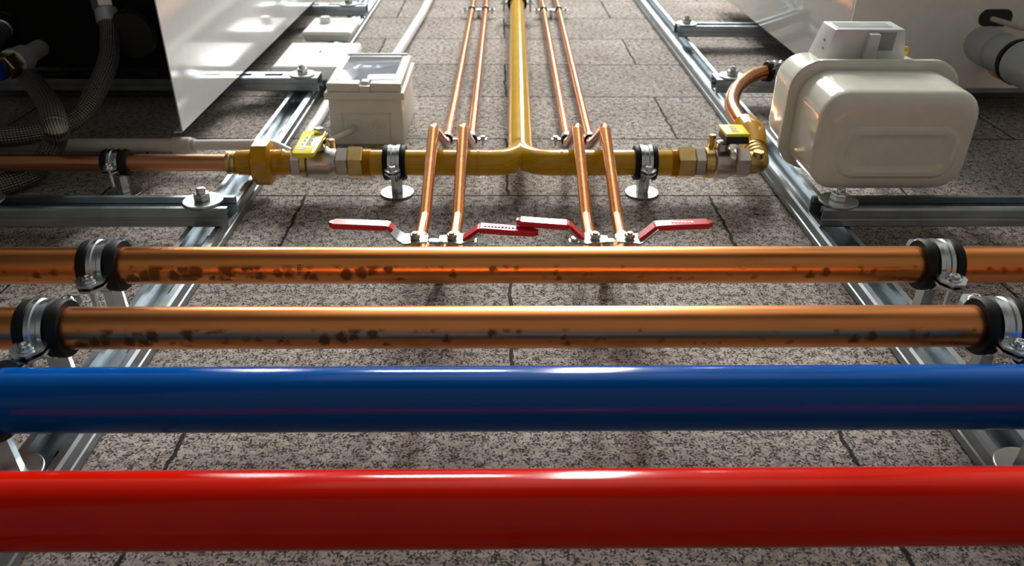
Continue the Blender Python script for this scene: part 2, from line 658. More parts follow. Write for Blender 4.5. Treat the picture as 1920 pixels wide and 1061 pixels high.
# ------------------------------------------------------------------ the room
LX, RX, RY = -1.25, 2.6, 4.2
struct('wall_back', MB().box((LX, 0, 0), (RX, 0.2, CEIL)), 'wall')
struct('floor', MB().box((LX, -RY, -0.1), (RX, 0.2, 0)), 'floor')
struct('ceiling', MB().box((LX, -RY, CEIL), (RX, 0.2, CEIL + 0.1)), 'ceiling')
struct('wall_left_occluder', MB().box((LX - 0.1, -RY, 0), (LX, 0.2, CEIL)), 'bounce_dark')  # unseen wall set close and dark to block bounce from the left
struct('wall_right', MB().box((RX, -RY, 0), (RX + 0.1, 0.2, CEIL)), 'plaster')
struct('wall_front', MB().box((LX, -RY - 0.1, 0), (RX, -RY, CEIL)), 'whitewash')
struct('bounce_panel_1', MB().box((LX, -RY, 0), (RX, -RY + 0.03, 2.3)), 'bounce_dark')  # unseen dark panel added to keep bounce off the pipe undersides


def ceiling_lamp(loc, sx, sy, label):
    t = thing('ceiling_lamp', loc, label, 'lamp', 'fluorescent ceiling lamps')
    x, y, z = loc
    obj('housing', MB().box((x - sx / 2 - 0.02, y - sy / 2 - 0.02, z - 0.07), (x + sx / 2 + 0.02, y + sy / 2 + 0.02, z), 0.006), 'white', t)
    return t


ceiling_lamp((-0.37, -2.20, CEIL), 0.76, 0.55, 'ceiling lamp set parallel to the block wall')
ceiling_lamp((0.56, -2.20, CEIL), 0.34, 2.60, 'long ceiling lamp pointing away from the block wall')

# ------------------------------------------------------------------ strut rails
RW, RH, RT = 0.0385, 0.022, 0.0018


def channel_mesh(L, slots=0.05, slot_len=0.026, slot_w=0.012, flip=False):
    """C channel along +z from 0 to L, u = x, v = 0 back .. RH lips (returned in local axes u, v, w)"""
    mb = MB()
    w, h, t = RW / 2, RH, RT
    g = 0.0012                                   # groove pressed along the flank
    for s in (-1, 1):
        poly = [(slot_w / 2, 0), (w - 0.002, 0), (w, 0.002), (w, 0.0085), (w - g, 0.0095), (w - g, 0.0115), (w, 0.0125), (w, h - 0.002), (w - 0.002, h),
                (w - 0.0075, h), (w - 0.0075, h - 0.006), (w - 0.0057, h - 0.006), (w - 0.0057, h - t), (w - t, h - t), (w - t, 0.0125),
                (w - t - g, 0.0115), (w - t - g, 0.0095), (w - t, 0.0085), (w - t, t), (slot_w / 2, t)]
        poly = [(s * a, b) for a, b in poly]
        mb.prism(poly, (0, 0, 0), (1, 0, 0), (0, 1, 0), (0, 0, 1), L)
    z = 0.0
    while z < L:
        b0, b1 = z, min(z + slots - slot_len, L)
        mb.box((-slot_w / 2, 0, b0), (slot_w / 2, t, b1))
        z += slots
    if flip:
        for v in mb.bm.verts:
            v.co.y = h - v.co.y
    return mb


def strut_upright(x, z0, z1, label):
    mb = channel_mesh(z1 - z0)
    for v in mb.bm.verts:
        u, vv, w = v.co
        v.co = W(x + u, vv, z0 + w)
    o = obj('strut_rail', mb, 'zinc_rail', None, W(x, 0, z0))
    return tag(o, label, 'rail')


strut_upright(-0.319, 0.10, 2.45, 'upright galvanised channel rail on the wall at left, under the short cross rails')
strut_upright(0.364, 0.10, 2.45, 'upright galvanised channel rail on the wall at right, passing behind the cream meter')


def bolt_set(parent, x, d, z, r=0.021, nut=0.0095, stick=0.006):
    mb = MB().lathe(W(x, d, z), OUT, [(0, r - 0.0004), (0.0004, r), (0.0021, r), (0.0025, r - 0.0004)], 40)
    obj('washer', mb, 'washer', parent)
    n = obj('nut', MB().hexa(W(x, d + 0.0025, z), W(x, d + 0.0105, z), nut, 0.3), 'bolt', parent)
    obj('bolt_end', MB().cyl(W(x, d + 0.010, z), W(x, d + 0.0105 + stick, z), 0.005, 16, 0.001), 'bolt', n)


def strut_cross(x0, x1, z, label, flip=False, bolts=()):
    t = thing('cross_rail', W(x0, RH, z), label, 'rail', 'cross rails bolted over the uprights')
    mb = channel_mesh(x1 - x0, flip=flip, slots=0.05, slot_len=0.030)
    for v in mb.bm.verts:
        u, vv, w = v.co
        v.co = W(x0 + w, RH + 0.0003 + vv, z + u)
    obj('channel', mb, 'zinc_rail', t)
    for b in bolts:
        bolt_set(t, b, 2 * RH + 0.0004, z)
    return t


strut_cross(-0.66, -0.2915, 0.797, 'short channel rail below the left copper pipe, its slot open, with round washer', bolts=(-0.321, -0.556))
strut_cross(-1.05, -0.2915, 1.291, 'pierced channel rail running from behind the white left panel to beside the junction box', True, (-0.318,))
strut_cross(-1.05, -0.2955, 1.852, 'channel rail at the top edge, above the small thermostat', True, (-0.335,))
strut_cross(0.3490, 1.05, 1.286, 'channel rail just behind the bend of the copper gas pipe at right', True, (0.377,))
strut_cross(0.3600, 1.05, 1.667, 'upper channel rail at right, running behind the white right boiler', False, (0.380,))
strut_cross(0.3480, 1.05, 0.797, 'channel rail directly under the cream meter', False, (0.3705,))

# ------------------------------------------------------------------ the four big horizontal pipes
PIPES = dict(cu1=(0.0926, 0.5672, 0.0150), cu2=(0.0926, 0.4760, 0.0151), blue=(0.0850, 0.4045, 0.0209), red=(0.0850, 0.3105, 0.0210))


def long_pipe(key, x0, x1, mat, name, label, rot=0.0):
    d, z, r = PIPES[key]
    n = 24
    mb = MB().tube([W(x0 + (x1 - x0) * i / n, d, z) for i in range(n + 1)], r, 48)
    o = obj(name, mb, mat, None, W(0, d, z))
    return tag(o, label, 'pipe')


long_pipe('cu1', -1.24, 2.3, 'copper_dull', 'copper_pipe', 'upper of the two thick copper pipes, with a row of dark drip stains')
long_pipe('cu2', -1.24, 2.3, 'copper_dull_b', 'copper_pipe', 'lower thick copper pipe, directly above the blue pipe')
long_pipe('blue', -1.24, 2.3, 'blue', 'steel_pipe', 'thick glossy blue pipe across the picture')
long_pipe('red', -1.24, 2.3, 'red', 'steel_pipe', 'thick glossy red pipe, nearest to the viewer')

cu1 = [o for o in col.objects if o.name == 'copper_pipe'][0]
pm = MB()
d_, z_, r_ = PIPES['cu1']
for k in range(5):
    a_ = math.radians(150 + k * 7.5)
    rad = Vector((0, -math.sin(a_), math.cos(a_)))
    tng = Vector((0, -math.cos(a_), -math.sin(a_)))
    c_ = W(-0.1585, d_, z_) + rad * (r_ - 0.0001)
    for q in range(3):
        o_ = c_ + X * (q * 0.0011 - 0.001) + tng * (0.0002 * ((k + q) % 2))
        h_ = 0.0006 if (k + q) % 3 else 0.0003
        pm.hull8([o_ + X * sx * 0.0004 + rad * sd * 0.0002 + tng * st_ * h_ for sx in (-1, 1) for sd in (-1, 1) for st_ in (-1, 1)])
obj('stamp', pm, 'stamp', cu1, label='small dark stamped marks')

# ------------------------------------------------------------------ pipe clamps


def clamp_mesh(root, r, c, axis, wide=0.030, band=0.0118, ear_dir=None, out=OUT, foot=None, mats=('zinc', 'rubber'), wr=0.0154):
    """two-half pipe clamp round centre c; ear_dir points to the front ear, out away from the wall"""
    ax = Vector(axis)
    e = Vector(ear_dir)
    h = wide / 2
    ro = r + 0.0042
    prof = [(-h, r + 0.0002), (-h, ro + 0.0006), (-h + 0.002, ro + 0.0016), (-band / 2 - 0.0022, ro + 0.0016), (-band / 2, ro),
            (band / 2, ro), (band / 2 + 0.0022, ro + 0.0016), (h - 0.002, ro + 0.0016), (h, ro + 0.0006), (h, r + 0.0002)]
    obj('rubber_lining', MB().torus_ring(c, ax, prof, 48), mats[1], root)
    b = band / 2
    prof = [(-b, ro), (-b, ro + 0.0020), (-b * 0.45, ro + 0.0021), (-b * 0.3, ro + 0.0012), (b * 0.3, ro + 0.0012), (b * 0.45, ro + 0.0021), (b, ro + 0.0020), (b, ro)]
    obj('band', MB().torus_ring(c, ax, prof, 48), mats[0], root)
    R = ro + 0.002
    for s in (1, -1):
        ee = e * s
        ew = 0.0108 if foot is rail_foot else 0.0092
        l = 0.0190 if foot is rail_foot else 0.0170
        for k, off in (('ear', 0.0012), ('ear', -0.0032)):
            poly = [(-ew, -0.003), (ew, -0.003), (ew, l * 0.55), (ew * 0.4, l), (-ew * 0.4, l), (-ew, l * 0.55)]
            mb = MB().prism(poly, c + ee * (R - 0.001) + out * off, ax, ee, out, 0.002)
            ear = obj(k, mb, mats[0], root)
        sc = c + ee * (R + l * 0.45)
        mb = MB().lathe(sc + out * 0.0032, out, [(0, 0.0055), (0.0005, 0.0058), (0.0009, 0.0055), (0.0009, 0.0046), (0.0032, 0.0044), (0.0042, 0.0034), (0.0042, 0.0022), (0.0030, 0.0014)], 24)
        scr = obj('screw', mb, 'bolt', root)
        obj('screw_shank', MB().cyl(sc - out * 0.021, sc + out * 0.003, 0.0024, 12), 'bolt', scr)
    if foot:
        foot(root, c, R, wr)


def rail_foot(root, c, R, wr=0.0154):
    d0 = RH + 0.0004
    x, d, z = c.x, -c.y, c.z - ZC
    obj('washer', MB().lathe(W(x, d0, z), OUT, [(0, wr - 0.0004), (0.0003, wr), (0.0017, wr), (0.002, wr - 0.0004)], 40), 'washer', root)
    obj('stud', MB().lathe(W(x, d0 + 0.002, z), OUT, [(0, 0.0092), (0.006, 0.0088), (d - R + 0.0006 - d0 - 0.002, 0.0078)], 6, 0.3), 'zinc', root)


def wall_foot(root, c, R, wr=None):
    x, d, z = c.x, -c.y, c.z - ZC
    mb = MB().lathe(W(x, 0.0008, z), OUT, [(0, 0.0202), (0.0003, 0.0206), (0.0017, 0.0206), (0.002, 0.0202)], 40)
    obj('washer', mb, 'bolt', root)
    obj('stud', MB().hexa(W(x, 0.0026, z), W(x, d - R + 0.0012, z), 0.0080, 0.2), 'zinc', root)


def big_clamp(key, x, label, group):
    d, z, r = PIPES[key]
    c = W(x, d, z)
    t = thing('pipe_clamp', W(x, RH, z), label, 'clamp', group)
    clamp_mesh(t, r, c, X, ear_dir=-Z, foot=rail_foot, wr=0.0205 if key in ('blue', 'red') else 0.0154)
    return t


G1 = 'big clamps holding the horizontal pipes on the rails'
big_clamp('cu1', -0.3165, 'rubber-lined clamp on the upper thick copper pipe, at left', G1)
big_clamp('cu1', 0.3550, 'rubber-lined clamp on the upper thick copper pipe, at right', G1)
big_clamp('cu2', -0.3180, 'rubber-lined clamp on the lower thick copper pipe, at left', G1)
big_clamp('cu2', 0.3550, 'rubber-lined clamp on the lower thick copper pipe, at right', G1)
big_clamp('blue', -0.3285, 'clamp of the blue pipe cut off by the left picture edge', G1)
big_clamp('blue', 0.3600, 'clamp of the blue pipe, just a tab at the right picture edge', G1)
big_clamp('red', -0.3450, 'clamp of the red pipe, out past the left picture edge', G1)
big_clamp('red', 0.3900, 'clamp of the red pipe, out past the right picture edge', G1)

GZ, GD, GR = 0.9190, 0.0410, 0.0158                   # gas line axis


def small_clamp(x, r, label, axis=X, z=GZ, d=GD, wide=0.027, band=0.0140):
    t = thing('pipe_clamp', W(x, 0, z), label, 'clamp', 'clamps standing on the wall')
    e = -Z if abs(axis.x) > 0.5 else X
    clamp_mesh(t, r, W(x, d, z), axis, wide, band, e, foot=wall_foot)
    return t


small_clamp(-0.1275, GR, 'clamp on the yellow pipe left of the branch, on a round washer')
small_clamp(0.1775, GR, 'clamp on the yellow pipe right of the branch, on a shiny white washer')
small_clamp(-0.4640, 0.0103, 'clamp on the thin copper pipe in the shade at left', wide=0.030, band=0.0125)
small_clamp(0.0401, GR + 0.0004, 'clamp on the upright yellow pipe at the top picture edge', Z, 1.895)

# ------------------------------------------------------------------ yellow gas pipe
R0 = 0.036
tx = 0.0262
lean = 0.021                                            # the riser leans a hair to the right
mb = MB()
for s, xe in ((-1, -0.1680), (1, 0.2180)):
    pts = [W(xe, GD, GZ), W((xe + tx) / 2, GD, GZ)]
    cen = W(tx + s * R0, GD, GZ + R0)
    pts += arc(cen, -Z, Vector((-s, 0, 0)), R0, 0, PI / 2, 12)
    pts += [W(tx, GD, GZ + R0 + 0.01)]
    mb.tube(pts, GR, 32)
mb.tube([W(tx, GD, GZ + R0 - 0.004), W(tx + lean * 0.5, GD, GZ + 0.75), W(tx + lean, GD, GZ + 1.45)], GR, 32)
# weld beads
for xx in (-0.026, 0.075):
    mb.torus_ring(W(xx, GD, GZ), X, [(-0.0018, GR - 0.0003), (-0.0008, GR + 0.0008), (0.0008, GR + 0.0008), (0.0018, GR - 0.0003)], 32)
tag(obj('gas_pipe', mb, 'ochre', None, W(tx, GD, GZ)), 'ochre yellow T-shaped pipe, two arms and a riser to the top', 'pipe')

# fittings along the line


def hex_adapter(x0, x1, label, thread=None):
    t = thing('hex_adapter', W(x0, GD, GZ), label, 'fitting', 'brass adapters at the ends of the yellow pipe')
    obj('hex_body', MB().hexa(W(x0, GD, GZ), W(x1, GD, GZ), 0.0205, PI / 6), 'brass', t)
    xa, xb = thread
    mb = MB()
    n = 7
    prof = []
    L = xb - xa
    for i in range(n):
        prof += [(L * i / n, 0.0161), (L * (i + 0.5) / n, 0.0170)]
    prof += [(L, 0.0161)]
    mb.torus_ring(W(xa, GD, GZ), X, prof + [(L, 0.0159), (0, 0.0159)], 32)
    obj('thread', mb, 'ochre_dark', t)
    return t


hex_adapter(-0.1830, -0.1655, 'brass hexagon between left gas valve and yellow pipe', (-0.1655, -0.1560))
hex_adapter(0.2168, 0.2372, 'brass hexagon between yellow pipe and right gas valve', (0.2090, 0.2168))


def gas_valve(xs, flip, label):
    """xs: hex0, hex1, ring, body end, hex2 start, hex2 end"""
    a, b, c, e, f, g = xs
    t = thing('gas_valve', W((c + e) / 2, GD, GZ), label, 'valve', 'gas ball valves')
    mb = MB()
    m = (c + e) / 2
    mb.lathe(W(b, GD, GZ), X, [(0, 0.0150), (0.002, 0.0158), (c - b, 0.0165), (c - b + 0.003, 0.0192), (e - b - 0.004, 0.0200), (e - b, 0.0180), (f - b, 0.0152)], 36)
    mb.cyl(W(m, GD, GZ), W(m, GD + 0.027, GZ), 0.0085, 24, 0.001)
    obj('body', mb, 'nickel', t)
    obj('hex_end', MB().hexa(W(a, GD, GZ), W(b, GD, GZ), 0.0188, PI / 6), 'nickel', t)
    obj('hex_end', MB().hexa(W(f, GD, GZ), W(g, GD, GZ), 0.0188, PI / 6), 'nickel', t)
    rx = (b, c) if flip else (b, c)
    obj('brass_ring', MB().torus_ring(W(rx[0], GD, GZ), X, [(0, 0.015), (0, 0.0186), (rx[1] - rx[0], 0.0186), (rx[1] - rx[0], 0.015)], 36), 'brass', t, label='brass ring')
    return t, m


# left: reads hex, brass ring, body, neck, hex
vl, ml = gas_valve((-0.2521, -0.2398, -0.2335, -0.2030, -0.1978, -0.1832), False, 'nickel ball valve with upright yellow lever, left of the junction box')
vr, mr_ = gas_valve((0.2374, 0.2503, 0.2600, 0.2810, 0.2868, 0.3041), True, 'nickel ball valve with short yellow handle, at the right end of the yellow pipe')


def flat_handle(parent, m, corners, thick, dbase, mat='yellow'):
    pass


# left lever: a flat yellow plate lying parallel to the wall, turned downwards
d0, d1 = GD + 0.033, GD + 0.039
pl = [(-0.2345, 0.9240), (-0.2085, 0.9240), (-0.2070, 0.9200), (-0.2085, 0.8520), (-0.2115, 0.8485), (-0.2305, 0.8485), (-0.2335, 0.8520), (-0.2355, 0.9200)]
mb = MB()
t_ = bmesh.new()
vs0 = [t_.verts.new(W(a, d0, b)) for a, b in pl]
vs1 = [t_.verts.new(W(a, d1, b)) for a, b in pl]
t_.faces.new(vs0)
t_.faces.new(list(reversed(vs1)))
for i in range(len(pl)):
    k = (i + 1) % len(pl)
    t_.faces.new((vs0[i], vs1[i], vs1[k], vs0[k]))
bmesh.ops.recalc_face_normals(t_, faces=t_.faces)
bmesh.ops.bevel(t_, geom=list(t_.edges), offset=0.0014, segments=2, profile=0.5, affect='EDGES')
mb.join(t_)
h = obj('handle', mb, 'yellow', vl, label='yellow lever handle with grey and blue print')
pm = MB()
for i, (x0, x1, za, zb) in enumerate(((-0.2275, -0.2245, 0.874, 0.908), (-0.2225, -0.2160, 0.874, 0.910), (-0.2190, -0.2170, 0.911, 0.918))):
    n = 9
    for k in range(n):
        za_, zb_ = za + (zb - za) * k / n, za + (zb - za) * (k + 0.62) / n
        sh = (za_ - 0.88) * 0.02
        pm.box(W(x0 + sh, d1 + 0.0001, za_), W(x1 + sh - 0.0012 * (k % 3), d1 + 0.0003, zb_))
obj('print', pm, 'print_grey', h, label='rows of grey print')
obj('emblem', MB().lathe(W(-0.2235, d1 + 0.0001, 0.8635), OUT, [(0, 0.0040), (0.0002, 0.0040)], 24), 'print_blue', h, label='round blue emblem')
obj('crank', MB().box(W(ml - 0.008, GD + 0.027, GZ - 0.010), W(ml + 0.011, d0 + 0.001, GZ + 0.014), 0.0012), 'black', vl)
nt_ = obj('nut', MB().hexa(W(-0.2145, d1 - 0.001, 0.9165), W(-0.2145, d1 + 0.006, 0.9165), 0.0065), 'bolt', vl)
obj('stop_pin', MB().cyl(W(ml + 0.014, GD + 0.010, GZ + 0.010), W(ml + 0.014, GD + 0.026, GZ + 0.010), 0.0042, 16, 0.001), 'brass', vl)
# right: short T handle, yellow cap over a black underside
d0, d1 = GD + 0.0300, GD + 0.0420
mb = MB().hull8([W(0.2670, d0 + 0.002, 0.8960), W(0.2660, d0, 0.9340), W(0.2690, d1, 0.8990), W(0.2680, d1, 0.9330),
                 W(0.2960, d0 + 0.002, 0.8960), W(0.2960, d0, 0.9340), W(0.2940, d1, 0.8990), W(0.2940, d1, 0.9330)], 0.0025, 3)
obj('handle', mb, 'black', vr, label='black underside of the handle')
mb = MB().hull8([W(0.2665, d1 - 0.001, 0.8970), W(0.2655, d1 - 0.001, 0.9345), W(0.2675, d1 + 0.0022, 0.8985), W(0.2665, d1 + 0.0022, 0.9335),
                 W(0.2960, d1 - 0.001, 0.8970), W(0.2955, d1 - 0.001, 0.9345), W(0.2950, d1 + 0.0022, 0.8985), W(0.2945, d1 + 0.0022, 0.9335)], 0.0009)
cap = obj('handle_cap', mb, 'yellow', vr, label='yellow cap of the handle')
pm = MB()
for k in range(4):
    pm.box(W(0.2760, d1 + 0.0023, 0.906 + k * 0.006), W(0.2840 - 0.0015 * (k % 2), d1 + 0.0025, 0.909 + k * 0.006))
obj('print', pm, 'print_grey', cap)
obj('stop_pin', MB().cyl(W(0.2590, GD + 0.017, 0.928), W(0.2590, GD + 0.033, 0.928), 0.0045, 16, 0.001), 'brass', vr)

# left union
t = thing('pipe_union', W(-0.2870, GD, GZ), 'ochre painted union with a big octagonal nut, left of the left gas valve', 'fitting')
mb = MB().lathe(W(-0.2995, GD, GZ), X, [(0, 0.0200), (0.0035, 0.0272), (0.0215, 0.0272), (0.0250, 0.0215)], 8, PI / 8)
obj('union_nut', mb, 'ochre_dark', t)
obj('sleeve', MB().lathe(W(-0.3190, GD, GZ), X, [(0, 0.0135), (0.002, 0.0150), (0.0195, 0.0158)], 32), 'ochre_dark', t)
obj('tailpiece', MB().lathe(W(-0.2746, GD, GZ), X, [(0, 0.0160), (0.010, 0.0160), (0.0125, 0.0168), (0.015, 0.0150), (0.0224, 0.0146)], 32), 'ochre_dark', t)
obj('collar', MB().lathe(W(-0.3310, GD, GZ), X, [(0, 0.0125), (0.001, 0.0142), (0.0045, 0.0142), (0.0060, 0.0128), (0.0080, 0.0140), (0.0115, 0.0138), (0.0120, 0.0125)], 32), 'brass', t, label='bare brass collar')
# thin copper pipe feeding it
mb = MB().tube([W(-1.24, GD, GZ - 0.001), W(-1.2, GD, GZ - 0.001), W(-0.3308, GD, GZ - 0.001)], 0.0103, 32)
tag(obj('copper_pipe', mb, 'copper_mat', None, W(-0.3308, GD, GZ)), 'thin copper pipe from the left edge into the ochre union', 'pipe')

# right elbow and the bent copper pipe to the meter
ex = 0.3165
t = thing('brass_elbow', W(0.3041, GD, GZ), 'brass elbow with ribbed neck at the right end of the gas valve', 'fitting')
pts = [W(0.3042, GD, GZ), W(0.3080, GD, GZ)] + arc(W(ex - 0.006, GD, GZ + 0.008), -Z, X, 0.008, 0, PI / 2, 8) + [W(ex + 0.002, GD + 0.002, GZ + 0.014)]
obj('elbow_body', MB().tube(pts, 0.0138, 28), 'brass', t)
prof = []
for i in range(3):
    prof += [(0.0065 * i, 0.0120), (0.0065 * i + 0.002, 0.0148), (0.0065 * i + 0.0045, 0.0148)]
prof += [(0.0200, 0.0118)]
obj('ribbed_neck', MB().lathe(W(ex + 0.002, GD + 0.002, GZ + 0.012), (0, -0.25, 1), prof, 28), 'brass', t)
obj('plug', MB().cyl(W(ex - 0.002, GD + 0.008, GZ - 0.004), W(ex - 0.002, GD + 0.0165, GZ - 0.004), 0.0072, 20, 0.001), 'brass', t)
t = thing('pipe_elbow', W(ex + 0.002, GD + 0.007, GZ + 0.03), 'ochre painted socket joining the brass elbow to the bent copper pipe', 'fitting')
pts = fillet([W(ex + 0.004, GD + 0.0055, GZ + 0.030), W(ex + 0.006, GD + 0.016, GZ + 0.062), W(ex + 0.004, GD + 0.019, GZ + 0.088)], 0.02)
obj('socket', MB().tube(pts, 0.0175, 28, radii=[0.0165] + [0.0182] * (len(pts) - 2) + [0.0150]), 'ochre_dark', t)
path = smooth_path([W(0.3190, 0.0600, 1.000), W(0.3185, 0.060, 1.030), W(0.3265, 0.060, 1.095), W(0.3540, 0.060, 1.170), W(0.3960, 0.060, 1.236),
                    W(0.4330, 0.060, 1.262), W(0.4650, 0.060, 1.262), W(0.4850, 0.064, 1.240), W(0.4900, 0.072, 1.200), W(0.4900, 0.085, 1.10), W(0.490, 0.095, 0.992)], 8)
tag(obj('copper_pipe', MB().tube(path, 0.0104, 28), 'copper', None, path[0]), 'bent copper pipe arching from the right gas valve to behind the cream meter', 'pipe')
t = thing('pipe_clamp', W(0.433, 0.046, 1.262), 'small clamp on the bent copper pipe beside the cream meter', 'clamp')
ax_ = Vector((0.96, 0, 0.28)).normalized()
clamp_mesh(t, 0.0104, W(0.4330, 0.060, 1.262), ax_, 0.020, 0.011, Vector((0.23, -0.55, -0.79)).normalized(), Vector((0.15, -0.82, 0.54)).normalized())
obj('stud', MB().cyl(W(0.433, 0.044, 1.268), W(0.433, 0.052, 1.264), 0.004, 12), 'bolt', t)

# ------------------------------------------------------------------ four thin copper risers with ball valves
RXS = ((-0.0765, -0.0600), (-0.0425, -0.0290), (0.0905, 0.1070), (0.1225, 0.1450))
RR = 0.0062
labs = ['first thin copper riser from the left', 'second thin copper riser, next left of the yellow riser',
        'third thin copper riser, next right of the yellow riser', 'fourth thin copper riser, the rightmost']
for (x, xt), lb in zip(RXS, labs):
    pts = fillet([W(xt, 0.018, 2.40), W(x + 0.003, 0.018, 1.045), W(x, 0.0945, 0.895), W(x - 0.0008, 0.048, 0.752), W(x - 0.002, 0.046, 0.6895)], 0.022, 8)
    tag(obj('copper_riser', MB().tube(pts, RR, 20), 'copper', None, pts[0]), lb + ', humped over the yellow pipe', 'pipe', 'thin copper risers')


def ball_valve(x, s, lever, label, curl, bare=0.0):
    """s = side the lever points to"""
    z, d = 0.662, 0.046
    t = thing('ball_valve', W(x, d, z), label, 'valve', 'red-lever ball valves')
    mb = MB().lathe(W(x, d, z - 0.027), Z, [(0, 0.0085), (0.001, 0.0095), (0.010, 0.0095), (0.013, 0.0118), (0.027, 0.0135), (0.041, 0.0118), (0.044, 0.0100), (0.050, 0.0098), (0.052, 0.0085)], 24)
    mb.cyl(W(x, d, z), W(x, d + 0.021, z), 0.0065, 20, 0.0008)
    obj('body', mb, 'brass', t)
    obj('tail_pipe', MB().tube(fillet([W(x, d, z - 0.0275), W(x, d, z - 0.036), W(x, d + 0.0365, z - 0.083)], 0.01), RR, 16), 'copper', t)
    obj('collar', MB().hexa(W(x, d, z + 0.020), W(x, d, z + 0.030), 0.0115), 'brass', t)
    # lever: flat steel strip, cranked outward, then the vinyl grip
    (ax1, dd1), (ax2, dd2), (ax3, dd3), dz = lever
    p = [W(x - s * 0.0115, d + 0.0215, z - dz * 0.1), W(x + s * 0.010, d + 0.0215, z), W(x + s * ax1, dd1, z + dz * 0.2), W(x + s * ax2, dd2, z + dz * 0.4)]
    pth = fillet(p, 0.005, 4)
    hw = 0.0100
    sec = [[(-hw * k, -0.0009), (hw * k, -0.0009), (hw * k, 0.0009), (-hw * k, 0.0009)] for k in [0.55] + [1.0] * (len(pth) - 1)]
    lv = obj('lever', MB().sweep(sec, pth, Z), 'zinc', t)
    p = [W(x + s * (ax1 - 0.004 + bare), dd1 - 0.003 + bare * 1.1, z + dz * 0.15), W(x + s * ax2, dd2, z + dz * 0.4), W(x + s * (ax2 + 0.022), dd2 * 0.6 + dd3 * 0.4, z + dz * 0.7), W(x + s * (ax3 - 0.004), dd3, z + dz * 0.95), W(x + s * ax3, dd3, z + dz)]
    pth = fillet(p, 0.006, 5)
    sec = []
    for i in range(len(pth)):
        k = 1.0 if i < len(pth) - 3 else (0.98, 0.86, 0.45)[i - len(pth) + 3]
        w_, th = 0.0066 * k, 0.0028 * (0.8 + 0.2 * k)
        b = min(0.0011, w_ * 0.4)
        if curl and len(pth) - 8 < i:
            w_ *= 0.75
        sec.append([(-w_ + b, -th), (w_ - b, -th), (w_, -th + b), (w_, th - b), (w_ - b, th), (-w_ + b, th), (-w_, th - b), (-w_, -th + b)])
    gr = obj('grip', MB().sweep(sec, pth, Z), 'redvinyl', lv, label='red vinyl grip')
    obj('nut', MB().hexa(W(x, d + 0.0224, z), W(x, d + 0.0272, z), 0.0052, 0.2), 'nickel', t)
    obj('spindle', MB().cyl(W(x, d + 0.0265, z), W(x, d + 0.0288, z), 0.0028, 14, 0.0006), 'brass', t)
    return t, gr, p


xs = [a - 0.002 for a, b in RXS]
_, g1, _ = ball_valve(xs[0], -1, ((0.016, 0.071), (0.0245, 0.0805), (0.0780, 0.0815), 0.004), 'ball valve with red lever pointing left, leftmost of the four', False, 0.008)
_, g2, _ = ball_valve(xs[1], 1, ((0.016, 0.071), (0.0265, 0.0795), (0.0800, 0.0755), -0.002), 'ball valve with printed red lever pointing right, second from left', True)
_, g3, _ = ball_valve(xs[2], -1, ((0.016, 0.071), (0.0255, 0.0810), (0.0730, 0.0830), 0.006), 'ball valve with red lever pointing left, third from left', False)
_, g4, _ = ball_valve(xs[3], 1, ((0.014, 0.071), (0.0245, 0.0805), (0.0760, 0.0815), 0.004), 'ball valve with red lever pointing right, rightmost of the four', False)
# pale print on the second and fourth grips
pm = MB()
zz = 0.662 - 0.0010
for k in range(9):
    xx = xs[1] + 0.030 + k * 0.0032
    pm.box(W(xx, 0.0822 - k * 0.00018, zz - 0.0015), W(xx + 0.0022, 0.0826 - k * 0.00018, zz + (0.0012 if k % 2 else 0.0018)))
obj('print', pm, 'print_white', g2)
pm = MB()
for k in range(11):
    xx = xs[3] + 0.038 + k * 0.0030
    pm.box(W(xx, 0.0836, 0.6638), W(xx + 0.0020, 0.0840, 0.6638 + (0.0024 if k % 3 else 0.0030)))
obj('print', pm, 'print_white', g4)


def riser_clip(xa, xb, z, d, label, r=RR):
    """double clip: two rings, a bar between them, screws at both ends, two short studs to the wall"""
    t = thing('pipe_clip', W((xa + xb) / 2, 0, z), label, 'clip', 'double clips of the thin copper risers')
    for xx in (xa, xb):
        pr = [(-0.0055, r + 0.0001), (-0.0055, r + 0.0016), (0.0055, r + 0.0016), (0.0055, r + 0.0001)]
        obj('lining', MB().torus_ring(W(xx, d, z), Z, pr, 24), 'rubber', t)
        pr = [(-0.0045, r + 0.0016), (-0.0045, r + 0.0030), (0.0045, r + 0.0030), (0.0045, r + 0.0016)]
        obj('ring', MB().torus_ring(W(xx, d, z), Z, pr, 24), 'zinc', t)
    R = r + 0.0026
    mb = MB().box(W(xa + R, d - 0.0012, z - 0.0042), W(xb - R, d + 0.0012, z + 0.0042), 0.0005)
    for xx, s in ((xa, -1), (xb, 1)):
        mb.box(W(xx + s * R, d - 0.0012, z - 0.0045), W(xx + s * (R + 0.0125), d + 0.0012, z + 0.0045), 0.0005)
    obj('bar', mb, 'zinc', t)
    for xx, s in ((xa, -1), (xb, 1)):
        q = obj('screw', MB().cyl(W(xx + s * (R + 0.007), d + 0.0012, z), W(xx + s * (R + 0.007), d + 0.0042, z), 0.0042, 16, 0.0012), 'bolt', t)
        obj('shank', MB().cyl(W(xx + s * (R + 0.007), d - 0.010, z), W(xx + s * (R + 0.007), d + 0.001, z), 0.0020, 10), 'bolt', q)
    xm = (xa + xb) / 2
    obj('stud', MB().cyl(W(xm, 0.0003, z), W(xm, d - 0.001, z), 0.0042, 14), 'bolt', t)
    return t


def rx_at(i, z):
    x, xt = RXS[i]
    a, b = x + 0.003, xt
    return a + (b - a) * (z - 1.045) / (2.40 - 1.045)


